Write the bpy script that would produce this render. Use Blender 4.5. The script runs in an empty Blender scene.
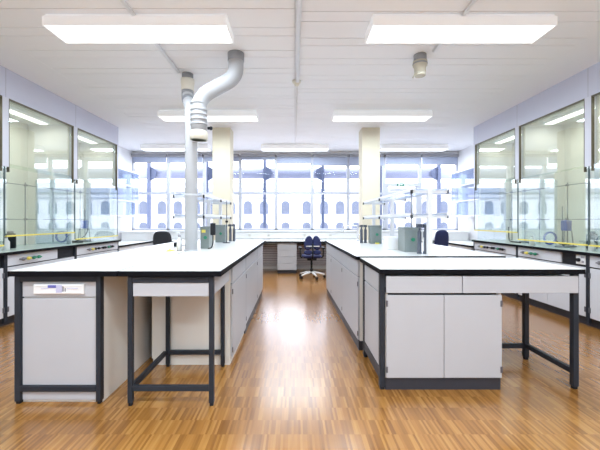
import bpy, math, random
from mathutils import Vector, Matrix
random.seed(7)
C = bpy.context.scene.collection
PI = math.pi

# ------------------------------------------------------------------ materials
def mat(name, col, rough=0.5, metal=0.0, spec=0.5, emit=None, estr=0.0, noise=0.0, nscale=8.0):
    m = bpy.data.materials.new(name); m.use_nodes = True
    nt = m.node_tree; b = nt.nodes['Principled BSDF']
    b.inputs['Base Color'].default_value = (*col, 1)
    b.inputs['Roughness'].default_value = rough
    b.inputs['Metallic'].default_value = metal
    b.inputs['Specular IOR Level'].default_value = spec
    if emit:
        b.inputs['Emission Color'].default_value = (*emit, 1)
        b.inputs['Emission Strength'].default_value = estr; m.cycles.emission_sampling = 'NONE'
    if noise > 0:
        tc = nt.nodes.new('ShaderNodeTexCoord'); n = nt.nodes.new('ShaderNodeTexNoise')
        n.inputs['Scale'].default_value = nscale; n.inputs['Detail'].default_value = 3
        r = nt.nodes.new('ShaderNodeValToRGB')
        r.color_ramp.elements[0].position = 0.3; r.color_ramp.elements[1].position = 0.7
        r.color_ramp.elements[0].color = (*[c*(1-noise) for c in col], 1)
        r.color_ramp.elements[1].color = (*[min(1, c*(1+noise)) for c in col], 1)
        nt.links.new(tc.outputs['Object'], n.inputs['Vector'])
        nt.links.new(n.outputs['Fac'], r.inputs['Fac'])
        nt.links.new(r.outputs['Color'], b.inputs['Base Color'])
    return m

def glass_mat(name, tint, base_refl, edge_refl, rough=0.0, gtint=(1, 1, 1)):
    m = bpy.data.materials.new(name); m.use_nodes = True
    nt = m.node_tree; nt.nodes.clear()
    out = nt.nodes.new('ShaderNodeOutputMaterial'); mix = nt.nodes.new('ShaderNodeMixShader')
    tr = nt.nodes.new('ShaderNodeBsdfTransparent'); gl = nt.nodes.new('ShaderNodeBsdfGlossy')
    lw = nt.nodes.new('ShaderNodeLayerWeight'); lw.inputs['Blend'].default_value = 0.35
    mr = nt.nodes.new('ShaderNodeMapRange')
    mr.inputs['To Min'].default_value = base_refl; mr.inputs['To Max'].default_value = edge_refl
    tr.inputs['Color'].default_value = (*tint, 1)
    gl.inputs['Color'].default_value = (*gtint, 1); gl.inputs['Roughness'].default_value = rough
    nt.links.new(lw.outputs['Facing'], mr.inputs['Value'])
    nt.links.new(mr.outputs['Result'], mix.inputs['Fac'])
    nt.links.new(tr.outputs[0], mix.inputs[1]); nt.links.new(gl.outputs[0], mix.inputs[2])
    nt.links.new(mix.outputs[0], out.inputs['Surface'])
    return m

def floor_mat():
    m = bpy.data.materials.new('strip_parquet'); m.use_nodes = True
    nt = m.node_tree; N = nt.nodes; L = nt.links; b = N['Principled BSDF']
    geo = N.new('ShaderNodeNewGeometry'); sep = N.new('ShaderNodeSeparateXYZ')
    L.new(geo.outputs['Position'], sep.inputs[0])
    def math_(op, a, bval):
        n = N.new('ShaderNodeMath'); n.operation = op
        if isinstance(a, float): n.inputs[0].default_value = a
        else: L.new(a, n.inputs[0])
        if bval is not None:
            if isinstance(bval, float): n.inputs[1].default_value = bval
            else: L.new(bval, n.inputs[1])
        return n.outputs[0]
    row = math_('FLOOR', math_('DIVIDE', sep.outputs['Y'], 0.14), None)
    # each row of blocks is shifted a little against the next
    wr = N.new('ShaderNodeTexWhiteNoise'); wr.noise_dimensions = '1D'; L.new(row, wr.inputs['W'])
    xs = math_('ADD', sep.outputs['X'], math_('MULTIPLY', wr.outputs['Value'], 0.1))
    strip = math_('FLOOR', math_('DIVIDE', xs, 0.0135), None)
    block = math_('FLOOR', math_('DIVIDE', xs, 0.19), None)
    def wn(a, c):
        cb = N.new('ShaderNodeCombineXYZ'); L.new(a, cb.inputs[0]); L.new(c, cb.inputs[1])
        w = N.new('ShaderNodeTexWhiteNoise'); w.noise_dimensions = '2D'; L.new(cb.outputs[0], w.inputs['Vector'])
        return w.outputs['Value']
    v1 = wn(strip, row); v2 = wn(block, row)
    big = N.new('ShaderNodeTexNoise'); big.inputs['Scale'].default_value = 1.1; L.new(geo.outputs['Position'], big.inputs['Vector'])
    mp = N.new('ShaderNodeMapping'); mp.inputs['Scale'].default_value = (55, 4, 1); L.new(geo.outputs['Position'], mp.inputs['Vector'])
    gr = N.new('ShaderNodeTexNoise'); gr.inputs['Scale'].default_value = 1.0; L.new(mp.outputs[0], gr.inputs['Vector'])
    f = math_('ADD', math_('ADD', math_('MULTIPLY', v1, 0.42), math_('MULTIPLY', v2, 0.09)),
              math_('ADD', math_('MULTIPLY', gr.outputs['Fac'], 0.24), math_('MULTIPLY', big.outputs['Fac'], 0.14)))
    # the tone differences soften towards the windows, to calm speckle in the fine strips
    fd = N.new('ShaderNodeMapRange'); fd.interpolation_type = 'SMOOTHSTEP'
    fd.inputs['From Min'].default_value = 2.4; fd.inputs['From Max'].default_value = 4.1
    fd.inputs['To Min'].default_value = 1.0; fd.inputs['To Max'].default_value = 0.2
    L.new(sep.outputs['Y'], fd.inputs['Value'])
    f = math_('ADD', math_('MULTIPLY', math_('SUBTRACT', f, 0.445), fd.outputs['Result']), 0.445)
    rp = N.new('ShaderNodeValToRGB'); e = rp.color_ramp.elements
    e[0].position = 0.14; e[0].color = (0.17, 0.062, 0.012, 1)
    e[1].position = 0.80; e[1].color = (0.47, 0.235, 0.062, 1)
    mid = e.new(0.47); mid.color = (0.31, 0.132, 0.027, 1)
    L.new(f, rp.inputs['Fac']); L.new(rp.outputs['Color'], b.inputs['Base Color'])
    b.inputs['Roughness'].default_value = 0.24
    b.inputs['Coat Weight'].default_value = 0.55; b.inputs['Coat Roughness'].default_value = 0.20
    b.inputs['Specular IOR Level'].default_value = 0.5
    return m

M = dict(
    wall=mat('white_paint', (0.84, 0.84, 0.86), 0.7, noise=0.015, nscale=3),
    ceil=mat('ceiling_white', (0.93, 0.945, 0.98), 0.55, noise=0.01, nscale=2),
    backing=mat('ceiling_gap', (0.62, 0.62, 0.64), 0.8),
    band=mat('soffit_white', (0.93, 0.945, 0.98), 0.6, noise=0.01, nscale=2),
    floor=floor_mat(),
    cream=mat('column_cream', (0.70, 0.645, 0.51), 0.7, noise=0.02, nscale=4),
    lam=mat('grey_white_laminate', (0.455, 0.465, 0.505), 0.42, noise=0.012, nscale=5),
    lamh=mat('hood_base_white', (0.64, 0.65, 0.70), 0.42, noise=0.012, nscale=5),
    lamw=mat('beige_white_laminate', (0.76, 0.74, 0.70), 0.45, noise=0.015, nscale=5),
    top=mat('worktop_white', (0.86, 0.88, 0.87), 0.22, noise=0.015, nscale=6),
    edge=mat('worktop_black_edge', (0.003, 0.003, 0.005), 0.7, spec=0.1),
    gap=mat('dark_gap', (0.03, 0.03, 0.035), 0.8),
    steel=mat('anthracite_steel', (0.019, 0.023, 0.032), 0.48, spec=0.22, noise=0.05, nscale=10),
    plinth=mat('plinth_dark', (0.033, 0.033, 0.042), 0.5, spec=0.22, noise=0.04, nscale=10),
    hinge=mat('hinge_dark', (0.10, 0.10, 0.12), 0.4, metal=0.3),
    fascia=mat('fascia_grey', (0.58, 0.60, 0.72), 0.5, noise=0.012, nscale=3),
    post=mat('post_light', (0.64, 0.65, 0.74), 0.45, noise=0.01),
    hoodin=mat('hood_liner', (0.86, 0.84, 0.80), 0.5, noise=0.02, nscale=3),
    hoodtop=mat('hood_worktop_green', (0.50, 0.60, 0.56), 0.2, noise=0.03, nscale=8),
    bronze=mat('sash_track', (0.10, 0.085, 0.055), 0.4, metal=0.4),
    glassedge=mat('glass_edge', (0.05, 0.09, 0.09), 0.3),
    yellow=mat('yellow_plastic', (0.80, 0.68, 0.12), 0.4, noise=0.02),
    green=mat('green_plastic', (0.02, 0.22, 0.12), 0.4, noise=0.02),
    black=mat('black_plastic', (0.009, 0.010, 0.013), 0.5, spec=0.2, noise=0.05),
    grey=mat('valve_grey', (0.22, 0.22, 0.25), 0.35, metal=0.4),
    blue=mat('blue_plastic', (0.04, 0.09, 0.42), 0.4, noise=0.05),
    rod=mat('steel_rod', (0.20, 0.22, 0.25), 0.3, metal=0.7),
    chrome=mat('chrome', (0.80, 0.80, 0.84), 0.12, metal=1.0),
    alu=mat('aluminium', (0.72, 0.73, 0.75), 0.35, metal=0.25, noise=0.02),
    pipe=mat('grey_pvc', (0.40, 0.41, 0.435), 0.45, spec=0.3, noise=0.02, nscale=6),
    pipel=mat('light_grey_pvc', (0.50, 0.51, 0.54), 0.4, spec=0.3, noise=0.02, nscale=6),
    piped=mat('dark_grey_pvc', (0.27, 0.28, 0.30), 0.4, noise=0.03, nscale=6),
    pipec=mat('cream_pvc', (0.82, 0.79, 0.69), 0.45, noise=0.02, nscale=6),
    stub=mat('stub_cream', (0.50, 0.47, 0.38), 0.5, noise=0.03),
    white=mat('white_plastic', (0.82, 0.82, 0.83), 0.35, noise=0.01),
    lampbody=mat('lamp_housing_glow', (0.92, 0.92, 0.93), 0.4, emit=(.9,.96,1), estr=0.2, noise=0.01),  # faint glow added to the white housing, brightens its sides and the ceiling
    diffuser=mat('lamp_diffuser', (0.9, 0.9, 0.9), 0.5, emit=(0.92, 0.97, 1.0), estr=1.6),
    hoodlamp=mat('hood_lamp_tube', (0.9, 0.9, 0.9), 0.5, emit=(1.0, 0.99, 0.92), estr=3.0),
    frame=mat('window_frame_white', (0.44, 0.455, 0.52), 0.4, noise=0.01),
    blind=mat('blind_bluegrey', (0.33, 0.37, 0.50), 0.7, noise=0.03),
    blindc=mat('blind_box_grey', (0.28, 0.28, 0.31), 0.5, noise=0.03),
    navy=mat('navy_fabric', (0.012, 0.018, 0.085), 0.85, noise=0.15, nscale=60),
    blackfab=mat('black_fabric', (0.02, 0.022, 0.03), 0.8, noise=0.1, nscale=60),
    red=mat('red_plastic', (0.6, 0.03, 0.04), 0.4, noise=0.02),
    boxgrey=mat('service_box_grey', (0.19, 0.225, 0.22), 0.45, noise=0.03, nscale=12),
    tap=mat('tap_dark', (0.055, 0.068, 0.095), 0.35, metal=0.2),
    radiator=mat('radiator_grey', (0.50, 0.46, 0.50), 0.5, noise=0.02),
    facade=mat('facade_white', (0.60, 0.61, 0.66), 0.9, noise=0.02, nscale=0.6),
    cornice=mat('cornice_grey', (0.26, 0.28, 0.34), 0.9, noise=0.02),
    winblue=mat('facade_window_blue', (0.085, 0.105, 0.155), 0.5, noise=0.15, nscale=2),
    shade=mat('shade_tube_blue', (0.24, 0.27, 0.38), 0.5, noise=0.05, nscale=2),
    postblue=mat('facade_post_blue', (0.085, 0.11, 0.19), 0.5, noise=0.05, nscale=2),
    ground=mat('asphalt', (0.45, 0.45, 0.47), 0.9, noise=0.1, nscale=1),
    inkblue=mat('ink_blue', (0.12, 0.12, 0.42), 0.5, noise=0.02),
    inklav=mat('ink_lavender', (0.50, 0.50, 0.70), 0.5, noise=0.02),
    inkgrey=mat('ink_grey', (0.30, 0.30, 0.33), 0.5, noise=0.02),
    exitg=mat('exit_green', (0.005, 0.13, 0.075), 0.4, noise=0.02),
    clear=glass_mat('window_glass', (0.97, 0.98, 1.0), 0.004, 0.12),
    sash=glass_mat('sash_glass', (0.93, 0.965, 0.93), 0.09, 0.34, gtint=(0.95, 1.0, 1.0)),
    side=glass_mat('partition_glass', (0.88, 0.92, 0.95), 0.06, 0.30),
    cab=glass_mat('cabinet_glass', (0.84, 0.89, 0.97), 0.08, 0.35),
)

# ------------------------------------------------------------------ mesh helpers
class MB:
    def __init__(s): s.v = []; s.f = []; s.sm = []; s.mi = []; s.mats = []
    def m(s, name):
        if name not in s.mats: s.mats.append(name)
        return s.mats.index(name)
    def add(s, vs, fs, mt, smooth=False):
        o = len(s.v); s.v += [tuple(p) for p in vs]; k = s.m(mt)
        for f in fs: s.f.append([i+o for i in f]); s.sm.append(smooth); s.mi.append(k)
        return s
    def box(s, x0, x1, y0, y1, z0, z1, mt):
        x0, x1 = min(x0, x1), max(x0, x1); y0, y1 = min(y0, y1), max(y0, y1); z0, z1 = min(z0, z1), max(z0, z1)
        vs = [(x0,y0,z0),(x1,y0,z0),(x1,y1,z0),(x0,y1,z0),(x0,y0,z1),(x1,y0,z1),(x1,y1,z1),(x0,y1,z1)]
        fs = [(0,3,2,1),(4,5,6,7),(0,1,5,4),(1,2,6,5),(2,3,7,6),(3,0,4,7)]
        return s.add(vs, fs, mt)
    def tube(s, pts, r, mt, seg=14, caps=True):
        pts = [Vector(p) for p in pts]; n = len(pts)
        rs = r if isinstance(r, (list, tuple)) else [r]*n
        t0 = (pts[1]-pts[0]).normalized()
        up = Vector((0,0,1)) if abs(t0.z) < 0.9 else Vector((1,0,0))
        u = t0.cross(up).normalized()
        vs = []
        for i, p in enumerate(pts):
            if i == 0: t = (pts[1]-p)
            elif i == n-1: t = (p-pts[i-1])
            else:
                a = (p-pts[i-1]); b = (pts[i+1]-p)
                a = a.normalized() if a.length > 1e-9 else b.normalized()
                b = b.normalized() if b.length > 1e-9 else a
                t = a+b
            t.normalize()
            u = (u - t*u.dot(t)).normalized(); w = t.cross(u)
            for k in range(seg):
                a = 2*PI*k/seg
                vs.append(p + (u*math.cos(a)+w*math.sin(a))*rs[i])
        fs = []
        for i in range(n-1):
            for k in range(seg):
                a = i*seg+k; b = i*seg+(k+1)%seg
                fs.append((a, b, b+seg, a+seg))
        s.add(vs, fs, mt, True)
        if caps:
            o = len(s.v)-len(vs); k = s.m(mt)
            s.f.append([o+i for i in range(seg)][::-1]); s.sm.append(False); s.mi.append(k)
            s.f.append([o+(n-1)*seg+i for i in range(seg)]); s.sm.append(False); s.mi.append(k)
        return s
    def cyl(s, p0, p1, r, mt, seg=16): return s.tube([p0, p1], r, mt, seg)
    def lathe(s, cx, cy, prof, mt, seg=20):      # prof: list of (r, z)
        return s.tube([(cx, cy, z) for _, z in prof], [r for r, _ in prof], mt, seg)
    def prism(s, poly, y0, y1, mt, axis='y', smooth=False):
        n = len(poly)
        def P(a, b, c):
            return (a, c, b) if axis == 'y' else ((c, a, b) if axis == 'x' else (a, b, c))
        vs = [P(a, b, y0) for a, b in poly] + [P(a, b, y1) for a, b in poly]
        fs = [tuple(range(n)), tuple(range(2*n-1, n-1, -1))]
        for i in range(n):
            j = (i+1) % n; fs.append((j, i, i+n, j+n))
        return s.add(vs, fs, mt, smooth)
    def ellipsoid(s, c, r, mt, nu=14, nv=10):
        vs = []; fs = []
        for j in range(nv+1):
            ph = PI*j/nv
            for i in range(nu):
                th = 2*PI*i/nu
                vs.append((c[0]+r[0]*math.sin(ph)*math.cos(th), c[1]+r[1]*math.sin(ph)*math.sin(th), c[2]+r[2]*math.cos(ph)))
        for j in range(nv):
            for i in range(nu):
                a = j*nu+i; b = j*nu+(i+1) % nu
                fs.append((a, a+nu, b+nu, b))
        return s.add(vs, fs, mt, True)
    def build(s, name, parent=None, bevel=0.0, seg=2, recalc=True, loc=None):
        me = bpy.data.meshes.new(name)
        me.from_pydata(s.v, [], s.f); me.update()
        for n in s.mats: me.materials.append(M[n])
        for p, sm, mi in zip(me.polygons, s.sm, s.mi): p.use_smooth = sm; p.material_index = mi
        if recalc:
            import bmesh
            bm = bmesh.new(); bm.from_mesh(me)
            bmesh.ops.recalc_face_normals(bm, faces=bm.faces[:]); bm.to_mesh(me); bm.free()
        o = bpy.data.objects.new(name, me); C.objects.link(o)
        if parent: o.parent = parent
        if loc: o.location = loc
        if bevel > 0:
            b = o.modifiers.new('edge', 'BEVEL'); b.width = bevel; b.segments = seg; b.limit_method = 'ANGLE'; b.angle_limit = math.radians(50)
        return o

def arc(c, r, a0, a1, n, plane='xz'):
    out = []
    for i in range(n+1):
        a = math.radians(a0+(a1-a0)*i/n)
        if plane == 'xz': out.append((c[0]+r*math.cos(a), c[1], c[2]+r*math.sin(a)))
        else: out.append((c[0]+r*math.cos(a), c[1]+r*math.sin(a), c[2]))
    return out
def smooth_path(pts, r, n=6):                      # rounds the corners of a polyline
    pts = [Vector(p) for p in pts]; out = [pts[0]]
    for i in range(1, len(pts)-1):
        a = pts[i-1]-pts[i]; b = pts[i+1]-pts[i]
        d = min(r, a.length*0.49, b.length*0.49)
        p0 = pts[i]+a.normalized()*d; p2 = pts[i]+b.normalized()*d
        for k in range(n+1):
            t = k/n; out.append(p0*(1-t)**2 + pts[i]*2*t*(1-t) + p2*t*t)
    out.append(pts[-1]); return out

def tag(o, label, cat, group=None, kind=None):
    o['label'] = label; o['category'] = cat
    if group: o['group'] = group
    if kind: o['kind'] = kind
    return o
def thing(name, label, cat, loc=(0,0,0), rz=0.0, group=None, rx=0.0):
    o = bpy.data.objects.new(name, None); o.empty_display_size = 0.1; C.objects.link(o)
    o.location = loc; o.rotation_euler = (rx, 0, rz)
    return tag(o, label, cat, group)
def struct(o): o['kind'] = 'structure'; return o
def kids(o): return [c for c in bpy.data.objects if c.parent == o]
def copy_tree(o, parent=None):
    c = o.copy(); C.objects.link(c)
    if parent: c.parent = parent
    for ch in kids(o): copy_tree(ch, c)
    return c
def dup(root, label, loc, rz=0.0, group=None):
    r = copy_tree(root); r.location = loc; r.rotation_euler = (0, 0, rz); r['label'] = label
    if group: r['group'] = group
    return r

# ------------------------------------------------------------------ camera
F = 340.0; H = 1.233; U, V = 295.0, 220.5
cam = bpy.data.cameras.new('camera'); co = bpy.data.objects.new('camera', cam); C.objects.link(co)
cam.sensor_fit = 'HORIZONTAL'; cam.sensor_width = 36.0; cam.lens = 36.0*F/600.0
cam.shift_x = (300.0-U)/600.0; cam.shift_y = -(225.0-V)/600.0
co.location = (0, 0, H); co.rotation_euler = (PI/2, 0, 0); cam.clip_start = 0.05; cam.clip_end = 300
bpy.context.scene.camera = co

# ------------------------------------------------------------------ room shell
XW = 4.17; YB = 8.70; YF = -2.2; ZC = 3.0
struct(MB().box(-XW-.15, XW+.15, YF-.15, YB+.1, -.12, 0, 'floor').build('floor'))
struct(MB().box(-XW-.15, -XW, YF-.15, YB+.15, 0, ZC, 'wall').build('wall_left'))
struct(MB().box(XW, XW+.15, YF-.15, YB+.15, 0, ZC, 'wall').build('wall_right'))
struct(MB().box(-XW, XW, YF-.15, YF, 0, ZC, 'wall').build('wall_front'))
WZ0, WZ1 = 0.985, 2.905
struct(MB().box(-XW, XW, YB, YB+.15, 0, WZ0, 'wall').box(-XW, XW, YB, YB+.15, WZ1, ZC, 'wall').build('wall_back'))
cb = MB().box(-XW-.15, XW+.15, YF-.15, YB+.15, ZC+.012, ZC+.12, 'backing')
y = YF
for side, ph in ((-1, 0.0), (1, -0.235)):
    y = YF + ph
    x0, x1 = (-2.83, -0.002) if side < 0 else (0.002, 2.83)
    while y < YB:
        for wd in (0.275, 0.145):
            a, b = max(y, YF), min(y+wd-.010, YB)
            if b > a: cb.box(x0, x1, a, b, ZC, ZC+.012, 'ceil')
            y += wd
struct(cb.build('ceiling'))
struct(MB().box(-XW, -2.83, YF, YB, ZC-.001, ZC+.012, 'band').build('trim_1'))
struct(MB().box(2.83, XW, YF, YB, ZC-.001, ZC+.012, 'band').build('trim_2'))
for x0, nm in ((-1.57, 'trim_3'), (1.275, 'trim_4')):
    struct(MB().box(x0, x0+.34, 6.46, 6.80, 0, ZC, 'cream').build(nm, bevel=.006))

# windows
XI = [-4.17+.922*i for i in range(10)]; XI[9] = XW
for i in range(9):
    a, b = XI[i], XI[i+1]
    w = bpy.data.objects.new('window_%d' % (i+1), None); C.objects.link(w); w.location = ((a+b)/2, YB, WZ0); struct(w)
    hw = (b-a)/2; hh = WZ1-WZ0
    f = MB()
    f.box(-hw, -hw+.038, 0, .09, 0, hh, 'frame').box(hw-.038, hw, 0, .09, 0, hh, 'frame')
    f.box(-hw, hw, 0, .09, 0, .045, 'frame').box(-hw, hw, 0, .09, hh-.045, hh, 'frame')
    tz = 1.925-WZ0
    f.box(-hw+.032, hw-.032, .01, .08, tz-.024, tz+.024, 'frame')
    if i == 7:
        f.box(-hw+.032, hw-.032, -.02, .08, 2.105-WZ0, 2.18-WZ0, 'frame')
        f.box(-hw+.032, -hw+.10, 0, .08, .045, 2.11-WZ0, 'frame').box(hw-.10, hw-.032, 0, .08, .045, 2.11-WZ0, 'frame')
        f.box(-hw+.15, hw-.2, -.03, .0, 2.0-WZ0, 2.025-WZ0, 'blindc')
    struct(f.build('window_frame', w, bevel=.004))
    g = MB().box(-hw+.03, hw-.03, .045, .051, .04, hh-.04, 'clear').build('window_pane', w); struct(g)
drops = [0.13, 0.13, 0.10, 0.06, 0.15, 0.21, 0.21, 0.18, 0.18]
ordw = ['in the bay against the left wall', 'in the second bay from the left wall', 'in the bay left of the left column', 'above the bay just right of the left column',
        'in the bay left of the window centre', 'in the bay above the navy chair', 'in the bay left of the right column', 'over the bay with the emergency exit sign', 'in the bay against the right wall']
for i in range(9):
    a, b = XI[i]+.02, XI[i+1]-.02
    t = thing('roller_blind', 'blue-grey roller blind, drawn up, ' + ordw[i], 'blind', ((a+b)/2, YB-.005, WZ1), 0, 'roller blinds over the window bays')
    hw = (b-a)/2
    MB().box(-hw, hw, -.085, 0, -.055, 0.02, 'blindc').build('blind_box', t, bevel=.006)
    MB().box(-hw+.01, hw-.01, -.030, -.026, -.055-drops[i], -.055, 'blind').box(-hw+.01, hw-.01, -.036, -.020, -.07-drops[i], -.05-drops[i], 'blindc').build('blind_fabric', t)

# exit sign hung on the transom of bay 8
t = thing('exit_sign', 'small green emergency exit sign on white window transom', 'sign', ((XI[7]+XI[8])/2-.06, YB-.02, 2.142))
MB().box(-.085, .085, -.045, 0, -.042, .042, 'exitg').build('sign_body', t, bevel=.004)
s_ = MB()
s_.box(-.055, -.03, -.0465, -.045, -.03, .03, 'white')
s_.box(-.02, .025, -.0465, -.045, -.006, .006, 'white')
s_.prism([(.02, -.02), (.055, 0), (.02, .02)], -.0465, -.045, 'white')
s_.build('pictogram', t)

# ------------------------------------------------------------------ outside
struct(MB().box(-60, 60, YB+.3, 80, -6.2, -6.0, 'ground').build('ground'))
t = thing('building', 'long white building across the street with blue arched windows', 'building', (0, 30, -6))
s30 = F/30.0
MB().box(-26, 26, 0, 8, 0, 9.7, 'facade').build('wall', t)
MB().box(-26.2, 26.2, -.35, 0, 9.7, 10.05, 'cornice').box(-26, 26, -.14, 0, 9.15, 9.27, 'cornice').build('cornice', t)
MB().prism([(-.3, 10.05), (8.3, 10.05), (4, 11.0)], -26, 26, 'facade', axis='x').build('roof', t)
pxs = [107, 125, 143.5, 162, 178, 196, 214, 231, 248, 264, 285.5, 306.7, 324, 340, 356, 374, 392, 408.5, 426, 443.5, 461, 479]
for p in pxs:
    x = (p-U)/s30
    for zb, zt in ((7.8, 8.86-.15), (4.8, 6.85)):
        hw = .36
        poly = [(x-hw, zb), (x+hw, zb), (x+hw, zt-.1)] + [(x+hw*math.cos(a), zt-.1+.34*math.sin(a)) for a in [PI*k/8 for k in range(1, 8)]] + [(x-hw, zt-.1)]
        MB().prism(poly, -.06, 0.02, 'winblue').build('arched_window', t)
t = thing('shade_tube', 'blue-grey horizontal sunshade tube running outside the upper windows', 'sunshade', (0, 9.758, 2.55))
MB().tube([(-7.5, 0, .03), (7.5, 0, .03)], .155, 'shade', 20).build('tube', t)
pX = [-4.1, -2.47, -.85, .78, 2.42, 4.04]
pl = ['outside the bay beside the left wall', 'outside, half hidden by the big vertical duct', 'outside, between left column and window centre', 'outside, above the navy chair', 'outside, beside the right column', 'outside the bay beside the right wall']
for x, l in zip(pX, pl):
    p = thing('sunshade_post', 'slim blue steel sunshade post ' + l, 'post', (x, 9.55, -6), 0, 'sunshade posts outside the windows')
    MB().box(-.04, .04, -.05, .05, 0, 9.4, 'postblue').build('shaft', p)
    sg = 1 if x < 0 else -1
    MB().prism([(0, 8.36), (sg*.10, 8.38), (sg*.18, 8.46), (sg*.21, 8.56), (sg*.18, 8.66), (sg*.10, 8.73), (0, 8.76)], .0, .05, 'postblue').build('bracket', p)

# ------------------------------------------------------------------ ceiling lights
def make_light(label, loc):
    t = thing('ceiling_light', label, 'ceiling light', loc, 0, 'long fluorescent ceiling lights')
    w, d = .775, .155
    h = MB()
    h.prism([(-d, 0), (-d, .075), (-d*.8, .11), (d*.8, .11), (d, .075), (d, 0), (d-.012, 0), (d-.012, .02), (-d+.012, .02), (-d+.012, 0)], -w, w, 'lampbody', axis='x')
    h.build('housing', t, bevel=.003)
    for sx in (-1, 1): MB().box(sx*w, sx*(w+.008), -d, d, -.001, .078, 'lampbody').build('end_cap', t)
    MB().box(-w+.012, w-.012, -d+.013, d-.013, .004, .018, 'diffuser').build('diffuser', t)
    return t
LZ = ZC-.11
l0 = make_light('long white ceiling light nearest the viewer, over the front of the left bench', (-1.36, 3.035, LZ))
for lab, x, y in (('long white ceiling light nearest the viewer, over the front of the right bench', 1.44, 3.035),
                  ('long white ceiling light in the second row, behind the grey ducts', -1.395, 5.545),
                  ('long white ceiling light in the second row, in front of the right column', 1.40, 5.545),
                  ('long white ceiling light in the window row, nearest the left wall', -2.79, 8.0),
                  ('long white ceiling light in the window row, on the room centre line', 0.0, 8.0),
                  ('long white ceiling light in the window row, nearest the right wall', 2.77, 8.0)):
    dup(l0, lab, (x, y, LZ))
for k, (x, yy) in enumerate(((-1.36, 3.035), (1.44, 3.035), (-1.395, 5.545), (1.40, 5.545), (-2.79, 8.0), (0.0, 8.0), (2.77, 8.0))):
    ld = bpy.data.lights.new('tube_lamp', 'AREA'); ld.shape = 'RECTANGLE'; ld.size = 1.5; ld.size_y = .28; ld.energy = 40.0; ld.color = (.80, .92, 1)
    lo = bpy.data.objects.new('tube_lamp', ld); C.objects.link(lo); lo.location = (x, yy, LZ-.004)
# lamps of the row that continues behind the viewpoint
for x in (-1.4, 1.4):
    for yy in (.45, -1.4):
        ld = bpy.data.lights.new('ceiling_lamp', 'AREA'); ld.shape = 'RECTANGLE'; ld.size = 1.5; ld.size_y = .3; ld.energy = 72; ld.color = (.80, .92, 1)
        lo = bpy.data.objects.new('ceiling_lamp', ld); C.objects.link(lo); lo.location = (x, yy, LZ)

# ------------------------------------------------------------------ pipes and ducts
t = thing('conduit', 'white ceiling conduit along the room centre line', 'pipe', (0.03, 0, ZC-.027))
MB().cyl((0, -2.0, 0), (0, 4.24, 0), .023, 'white', 12).build('tube', t)
MB().cyl((0, 4.36, .018), (-.01, 7.8, .018), .008, 'white', 8).build('cable', t)
t = thing('smoke_detector', 'small round cream detector on ceiling at the end of centre conduit', 'detector', (0.02, 4.3, ZC))
MB().lathe(0, 0, [(.055, 0), (.055, -.02), (.045, -.035)], 'pipec').lathe(0, 0, [(.03, -.035), (.028, -.06), (.012, -.065)], 'pipec').build('sensor_body', t)
for lab, x, y1 in (('thin white ceiling conduit leading to the small grey duct above left bench', -1.37, 4.0), ('thin white ceiling conduit leading to the capped vent above right bench', 1.43, 3.5)):
    t = thing('conduit', lab, 'pipe', (x, 0, ZC-.02))
    MB().cyl((0, -2.0, 0), (0, y1, 0), .018, 'white', 10).build('tube', t)
    m_ = MB()
    for yy in (.6, 1.8, 3.0): m_.box(-.02, .02, yy-.012, yy+.012, -.02, .02, 'white')
    m_.build('clip', t)

# big swan-necked exhaust duct
t = thing('exhaust_duct', 'thick grey swan-neck exhaust duct ending in an open nozzle', 'duct', (-.625, 3.60, ZC))
MB().lathe(0, 0, [(.087, 0), (.087, -.08), (.083, -.085)], 'piped').build('ceiling_collar', t)
path = smooth_path([(0, 0, -.02), (0, 0, -.25), (-.392, 0, -.46), (-.392, 0, -.90)], .13, 8)
MB().tube(path, .081, 'pipe', 24).build('bend_pipe', t)
r_ = MB()
for z in (2.47, 2.40, 2.35, 2.30, 2.25): r_.lathe(-.392, 0, [(.086, z-3+.012), (.089, z-3), (.086, z-3-.012)], 'pipe', 24)
r_.build('ribbed_sleeve', t)
n_ = MB().tube([(-.392, 0, -.82), (-.392, 0, -.84), (-.392, 0, -.915), (-.392, 0, -.915), (-.392, 0, -.80)], [.082, .093, .095, .078, .078], 'pipec', 24, caps=False)
n_.lathe(-.392, 0, [(.078, -.80), (.078, -.802)], 'black', 24)
n_.build('nozzle', t)
MB().cyl((-.30, 0, -.79), (-.275, 0, -.79), .016, 'black').ellipsoid((-.265, 0, -.79), (.018, .022, .022), 'black').build('clamp_knob', t)

# slimmer duct that drops to the bench
t = thing('service_duct', 'tall slim grey duct standing on left bench and rising to ceiling', 'duct', (-1.135, 3.72, .903))
def L3(x, y, z): return (x+1.135, y-3.72, z-.903)
MB().tube(smooth_path([L3(-1.295, 4.10, 2.90), L3(-1.295, 4.10, 2.70), L3(-1.135, 3.72, 2.44), L3(-1.135, 3.72, .905)], .14, 8), .066, 'pipel', 24).build('duct_pipe', t)
MB().lathe(.0, .0, [(.068, .62), (.0695, .615), (.0695, .60), (.068, .595)], 'pipel', 24).build('joint_ring', t)
MB().lathe(0, 0, [(.075, 0), (.075, .012), (.067, .016)], 'pipel', 24).build('foot_ring', t)
a = L3(-1.295, 4.10, 0)
MB().lathe(a[0], a[1], [(.066, 2.10), (.066, 2.03)], 'piped', 24).build('ceiling_collar', t)
MB().lathe(a[0], a[1], [(.080, 2.03), (.080, 1.98), (.074, 1.975), (.074, 1.90), (.068, 1.89)], 'pipec', 24).build('coupling', t)
MB().tube(smooth_path([L3(-1.295, 4.10, 2.80), L3(-1.295, 4.10, 2.70), L3(-1.245, 3.97, 2.625)], .08, 6), .070, 'piped', 24).build('elbow', t)

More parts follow.
